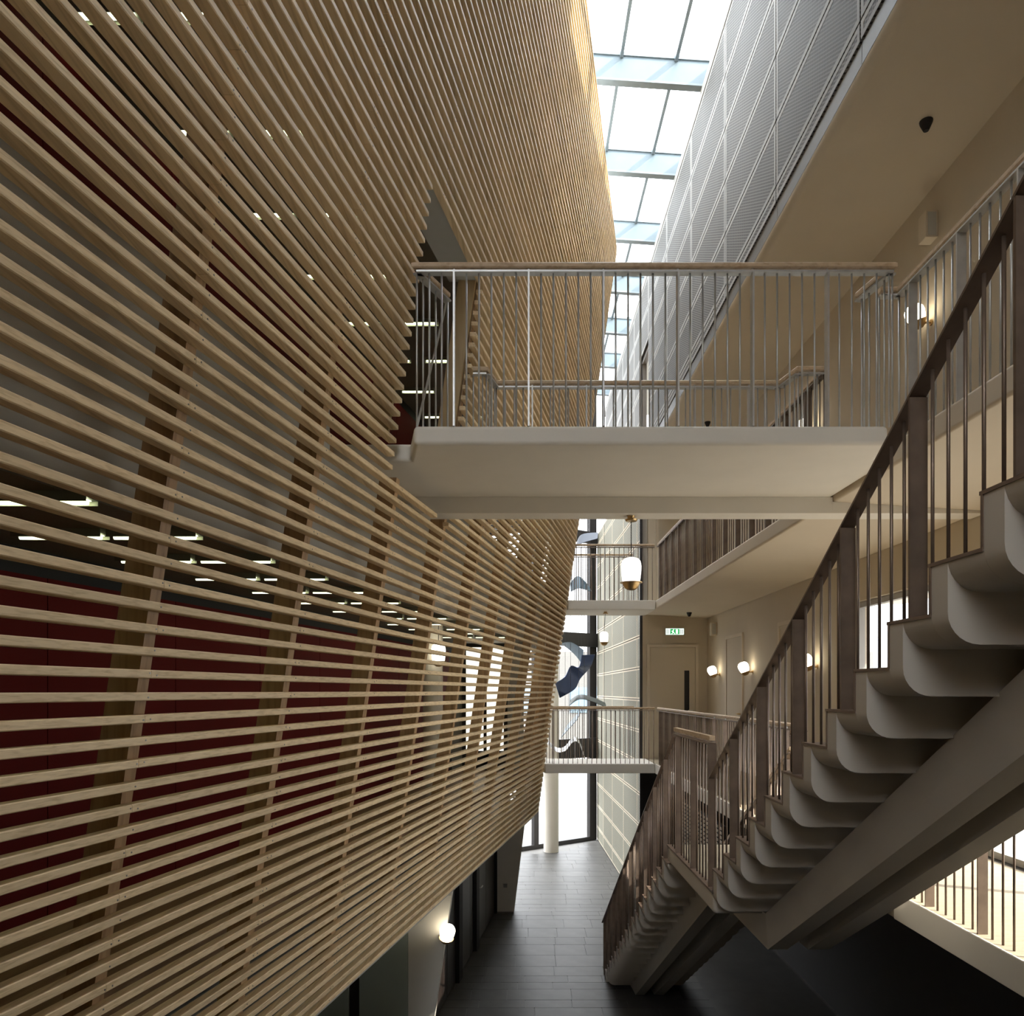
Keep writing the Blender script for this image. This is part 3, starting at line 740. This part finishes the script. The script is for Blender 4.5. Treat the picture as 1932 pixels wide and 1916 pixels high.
# grille and dark things under the lower walkway
gr = thing('wall_grille', 'white slotted wall grille seen through the lower stair railing', 'grille')
obj('frame', MB().box(3.02, 3.06, 11.2, 14.2, -3.4, -2.0), 'black', gr)
sl = MB()
for i in range(20):
    for j in range(14): sl.box(3.00, 3.018, 11.25+j*0.21, 11.25+j*0.21+0.15, -3.36+i*0.068, -3.36+i*0.068+0.03)
s_ = obj('grille_bars', sl, 'paint', gr); s_['kind'] = 'stuff'
lg = thing('louvre', 'dark louvred vent low on the wall under the right-hand walkway', 'vent')
obj('frame', MB().box(3.72,4.62,6.62,6.66,G+0.5,-2.9), 'black', lg)
for i in range(9): obj('slat', MB().box(3.78,4.56,6.58,6.618,-4.05+i*0.11,-4.03+i*0.11), 'trim', lg)

# ============================================================ FAR PANEL WALL AND GLAZED END
wf = struct('wall_right_far')
def fx(y): return 2.62-0.15*(y-16.4)/7.7
obj('wall_backing', MB().prism([(fx(16.38)+0.03,16.6,G),(fx(24.2)+0.03,24.2,G),(fx(24.2)+0.2,24.2,G),(fx(16.38)+0.2,16.6,G)], (0,0,4.99-G)), 'trim', wf)
yy = [16.42, 16.83, 18.75, 20.7, 22.6, 24.15]
zz = [G+0.02] + [0.50-0.685*i for i in range(7, -7, -1)] + [4.95]
for a, b in zip(yy[:-1], yy[1:]):
    for c, d in zip(zz[:-1], zz[1:]):
        panel(a, b, c, d, wf, mm='olive', rimm='soffit', rim=0.03, xf=fx)
struct('trim_4', MB().box(2.60, 2.659, 16.37, 16.41, G, 4.99), 'frame')

fac = struct('window_2')
def fp(x, z=0.0, off=0.0):                              # point of the oblique glazed end
    d = Vector((1, 0.73, 0)).normalized(); n = Vector((-d.y, d.x, 0))
    return Vector((x, 22.25+0.73*x, z)) + n*off
def fbar(x0, x1, z0, z1, t0=0.0, t1=0.12, name='frame', m='frame'):
    mb = MB().loops([[fp(x0,z0,t0), fp(x0,z1,t0), fp(x0,z1,t1), fp(x0,z0,t1)], [fp(x1,z0,t0), fp(x1,z1,t0), fp(x1,z1,t1), fp(x1,z0,t1)]])
    return obj(name, mb, m, fac)
vm_x = [(-3.4,-3.3), (-2.0,-1.88), (-0.9,-0.78), (0.44,0.58), (2.22,2.45)]
for a, b in vm_x: fbar(a, b, G, 9.35, 0, 0.14, 'upright')
for z0, z1 in ((L1-0.62, L1-0.02), (1.38, 1.80), (4.62, 4.98)):
    fbar(-3.3, 2.45, z0, z1, -0.12, -0.005, 'spandrel')
for (a, b) in zip([v[1] for v in vm_x[:-1]], [v[0] for v in vm_x[1:]]):
    fbar(a, b, G, G+0.12, 0.0, 0.1, 'bottom_rail')
    for z0, z1 in ((G+0.12, L1-0.3), (L1-0.3, 1.6), (1.6, 4.8), (4.8, 7.1), (7.1, 9.3)):
        mb = MB().loops([[fp(a,z0,0.05), fp(a,z1,0.05), fp(a,z1,0.065), fp(a,z0,0.065)], [fp(b,z0,0.05), fp(b,z1,0.05), fp(b,z1,0.065), fp(b,z0,0.065)]])
        obj('glass_pane', mb, 'glass', fac)
    fbar(a, b, 7.06, 7.14, 0.03, 0.09, 'transom', 'mullion'); fbar(a, b, 9.0, 9.4, 0, 0.1, 'transom', 'mullion')
c = thing('column', 'round white column in front of the far glazed wall', 'column')
obj('shaft', MB().lathe([(0.22, G), (0.22, 8.9)], 28, (0.93, 22.25, 0)), 'paint', c, smooth=True)
struct('floor_outside', MB().box(-60, 60, 25.2, 140, G-0.35, G-0.2), 'outside')
struct('floor_outside_apron', MB().box(-8, 2.9, 20.0, 25.2, G-0.35, G-0.21), 'outside')
# a pale building across the square
bd = thing('building', 'pale low building across the square beyond the glass', 'building', loc=(6, 60, G-0.2))
obj('facade', MB().box(-26, 22, 0, 12, 0, 8), 'outside', bd)
for i in range(8): obj('window', MB().box(-22+i*5, -19.5+i*5, -0.06, -0.005, 3.2, 5.2), 'teal', bd)

# ============================================================ HANGING SHEETS
def sheet(label, pts, wid, m, th=0.012, wires=True, top=4.9):
    """pts: centre line points; wid: width vector at each point"""
    t = thing('hanging_sheet', label, 'sculpture')
    rows = []
    P_ = [Vector(p) for p in pts]; W_ = [Vector(w) for w in wid]
    # smooth the line a little
    def cr(a, n):
        out = []
        for i in range(len(a)-1):
            p0 = a[max(i-1,0)]; p1 = a[i]; p2 = a[i+1]; p3 = a[min(i+2,len(a)-1)]
            for j in range(n):
                s = j/n; out.append(0.5*((2*p1)+(p2-p0)*s+(2*p0-5*p1+4*p2-p3)*s*s+(3*p1-p0-3*p2+p3)*s**3))
        out.append(a[-1]); return out
    c = cr(P_, 5); w = cr(W_, 5); rings = []
    for i, (p, q) in enumerate(zip(c, w)):
        d = (c[min(i+1,len(c)-1)]-c[max(i-1,0)]).normalized(); n = d.cross(q).normalized()*th/2
        rings.append([p-q/2-n, p+q/2-n, p+q/2+n, p-q/2+n])
    obj('sheet', MB().loops(rings), m, t, smooth=True)
    if wires:
        m_ = MB()
        for p in (c[1], c[-2]): m_.tube([p, (p.x, p.y, top)], 0.004, 4)
        obj('suspension_wire', m_, 'frame', t)
    return t
Y0 = 18.2
sheet('deep blue curling metal sheet, the largest of the hanging pieces', [px(1110,1235,18.0), px(1103,1258,18.2), px(1086,1268,18.4), px(1075,1288,18.2), px(1052,1302,17.8)],
      [Vector((0.33,0.2,0.02))*1.0, Vector((0.30,0.3,0.02)), Vector((0.25,0.35,-0.30)), Vector((0.25,0.3,-0.30)), Vector((0.12,0.3,-0.35))], 'blue')
sheet('grey-blue triangular hanging sheet below the dark far beam', [px(1052,1212,18.6), px(1080,1222,18.5), px(1100,1240,18.4)], [(0.05,0.4,0.10), (0.1,0.4,-0.25), (0.0,0.2,-0.35)], 'teal')
sheet('dark green arched sheet just above the lower far railing', [px(1074,1326,18.2), px(1094,1314,18.0), px(1120,1320,18.0), px(1143,1330,18.2)], [(0.05,0.7,0.10)]*4, 'darkgreen')
sheet('pale blue hanging sheet behind the lower far railing', [px(1064,1380,18.4), px(1080,1362,18.2), px(1094,1346,18.2)], [(0.16,0.4,0.26)]*3, 'teal')
sheet('silver and black wavy hanging strip at the lower far beam', [px(1034,1400,17.6), px(1050,1414,17.6), px(1066,1412,17.6), px(1080,1396,17.6), px(1092,1398,17.6), px(1104,1432,17.6)], [(0.02,0.5,0.06)]*6, 'silver')
sheet('grey-blue leaf-shaped sheet behind the upper far railing', [px(1076,1108,17.6), px(1090,1098,17.6), px(1104,1104,17.6), px(1116,1115,17.6)], [(0.0,0.2,0.22), (0.0,0.25,0.32), (0.0,0.2,0.22), (0,0.05,0.03)], 'teal')
sheet('dark blue hanging sheet near the top far beam', [px(1084,1036,17.2), px(1094,1018,17.2), px(1128,1010,17.2)], [(0.1,0.3,0.25), (0.1,0.35,0.3), (0.05,0.3,0.2)], 'darkblue', wires=False)

# ============================================================ LAMPS
def globe_prof(r, h): return [(0.001,0)] + [(r*math.sin(t)**0.75, h*(1-math.cos(t))/2) for t in [math.pi*i/12 for i in range(1,12)]] + [(0.001,h)]
def pendant(label, p, ztop, s=1.0, m='globe_dim', drift=(0,0)):
    """p: centre of the globe's widest part"""
    t = thing('pendant_lamp', label, 'lamp', loc=(p[0], p[1], p[2]))
    pr = [(0.001,0.135), (0.035,0.134), (0.065,0.122), (0.082,0.10), (0.09,0.06), (0.089,0.02), (0.083,-0.04), (0.075,-0.088), (0.06,-0.09), (0.001,-0.09)]
    obj('globe', MB().lathe([(r*s, z*s) for r, z in pr], 24), m, t, smooth=True)
    cp = [(0.001,-0.155), (0.03,-0.152), (0.055,-0.135), (0.07,-0.11), (0.078,-0.0905), (0.098,-0.09), (0.10,-0.084), (0.076,-0.083)]
    obj('brass_cup', MB().lathe([(r*s, z*s) for r, z in cp], 24), 'brass', t, smooth=True)
    obj('cord', MB().tube([(0,0,0.13*s), (drift[0],drift[1],ztop-p[2]-0.03)], 0.004), 'black', t)
    obj('ceiling_rose', MB().lathe([(0.001,ztop-p[2]-0.05), (0.05,ztop-p[2]-0.045), (0.055,ztop-p[2]-0.03), (0.03,ztop-p[2]-0.02), (0.035,ztop-p[2]-0.0005), (0.001,ztop-p[2]-0.0005)], 16, (drift[0],drift[1],0)), 'brass', t, smooth=True)
    return t
pendant('opal globe pendant lamp with a brass cup hanging under the near footbridge', (0.985, 6.68, 1.04), 1.54)
pendant('small opal pendant lamp hanging under the far upper footbridge', (1.73, 15.5, 1.08), L2-0.19, drift=(0.03,0))
pendant('lit pendant lamp glowing inside the lower room behind the slats', (-1.02, 9.55, 0.46), 0.87, m='globe')
pendant('small pendant lamp behind the slats near the rounded end of the screen', (0.07, 12.6, 0.33), 0.87, s=0.7, m='globe')

def wall_lamp(label, base, nrm, tilt=0.35, s=1.0):
    """bracket foot on the wall at base, nrm = direction off the wall"""
    t = thing('wall_lamp', label, 'lamp', loc=base)
    t.rotation_euler = (0, 0, math.atan2(nrm[1], nrm[0]))
    obj('bracket', MB().lathe([(0.03,0),(0.03,0.012),(0.012,0.014),(0.011,0.10)], 12), 'brass', t).rotation_euler = (0, math.pi/2, 0)
    g = obj('globe', MB().lathe([(0.001,0.125),(0.04,0.122),(0.07,0.105),(0.088,0.075),(0.092,0.045),(0.085,0.0),(0.07,-0.045),(0.055,-0.07),(0.001,-0.07)], 24), 'globe', t, smooth=True)
    g.location = (0.15, 0, 0.05); g.rotation_euler = (0, tilt, 0)
    c = obj('brass_cup', MB().lathe([(0.001,-0.115),(0.03,-0.112),(0.055,-0.095),(0.065,-0.0705),(0.085,-0.05),(0.087,-0.046),(0.06,-0.071)], 24), 'brass', t, smooth=True)
    c.location = (0.15, 0, 0.05); c.rotation_euler = (0, tilt, 0)
    return t
wall_lamp('wall lamp on the lower right-hand wall, furthest, beside the end door', (XR, 15.3, 0.33), (-1,0))
wall_lamp('wall lamp on the lower right-hand wall between the two side doors', (XR, 13.15, 0.33), (-1,0))
wall_lamp('wall lamp on the lower right-hand wall nearest the bright window', (XR, 10.3, 0.33), (-1,0))
wall_lamp('wall lamp on the upper walkway wall behind the stair railing', (XR, 7.45, 3.62), (-1,0))
wall_lamp('wall lamp on the upper walkway wall at its far end', (XR, 10.35, 3.54), (-1,0))
wall_lamp('wall lamp on the leaning fin column below the screen', (-0.93, 8.995, -2.90), (0.55,-0.85), tilt=0.3, s=1.1)

# detectors, speakers, exit sign
def detector(label, p):
    t = tag(obj('smoke_detector', MB().lathe([(0.055,0),(0.052,-0.02),(0.03,-0.07),(0.022,-0.085),(0.001,-0.086)], 14, p), 'black', smooth=True), label, 'detector')
detector('black ceiling detector on the upper walkway soffit, nearest', (3.52, 6.56, 4.9295))
detector('black ceiling detector far along the upper walkway soffit', (3.45, 13.9, 4.9295))
detector('black ceiling detector near the exit sign', (3.45, 15.4, 1.5955))
for lab, p in (('white box loudspeaker high on the upper walkway wall', (XR, 7.4, 4.52)), ('small white box loudspeaker beside the exit sign corner', (XR, 15.6, 1.27))):
    t = thing('loudspeaker', lab, 'speaker', loc=p)
    obj('box', MB().box(-0.12, -0.0005, -0.07, 0.07, -0.13, 0.13), 'soffit', t, bevel=0.006)
    obj('grille', MB().box(-0.10, -0.02, -0.076, -0.0705, -0.11, 0.11), 'grey', t)
ex = thing('exit_sign', 'green and white lit emergency exit sign above the end door', 'sign', loc=(3.30, 16.10, 1.26))
obj('housing', MB().box(-0.20, 0.20, 0.0, 0.05, -0.075, 0.075).box(-0.02,0.02,0.05,0.2595,-0.02,0.02), 'fixture', ex)
obj('lit_face', MB().box(-0.19, 0.19, -0.006, -0.0005, -0.065, 0.065), 'exitwhite', ex)
gp = MB().box(-0.10, 0.10, -0.010, -0.0065, -0.058, 0.058)
gf = obj('green_field', gp, 'exitgreen', ex)
# running figure, arrow and door outline in white
sy = MB()
def q2(mb, pts, y=-0.013, t=0.0025): mb.prism([(x, y, z) for x, z in pts], (0, t, 0))
q2(sy, [(0.02,-0.045),(0.065,-0.045),(0.065,0.045),(0.02,0.045)])
q2(sy, [(-0.075,0.01),(-0.03,0.03),(-0.02,0.018),(-0.065,-0.002)]); q2(sy, [(-0.055,0.005),(-0.03,0.01),(-0.02,-0.02),(-0.045,-0.022)])
q2(sy, [(-0.045,-0.02),(-0.03,-0.02),(-0.06,-0.05),(-0.08,-0.045)]); q2(sy, [(-0.03,-0.018),(-0.015,-0.02),(0.005,-0.05),(-0.01,-0.05)])
q2(sy, [(-0.035,0.034),(-0.018,0.034),(-0.018,0.05),(-0.035,0.05)])
obj('symbol', sy, 'exitwhite', ex)
wp = MB()
for x in (-0.165, -0.135, 0.125, 0.16): wp.box(x-0.006, x+0.006, -0.010, -0.0065, -0.055, 0.055)
obj('dark_marks', wp, 'black', ex)
for (x, z, g) in ((XR, 2.25, 'u'),):
    s = thing('switch_plate', 'small white switch plate on the upper walkway wall behind the footbridge railing', 'switch', loc=(XR, 7.9, 2.35))
    obj('plate', MB().box(-0.012, -0.0005, -0.05, 0.05, -0.09, 0.09), 'paint', s)
    obj('rocker', MB().box(-0.017, -0.0125, -0.03, 0.03, -0.03, 0.03), 'grey', s)
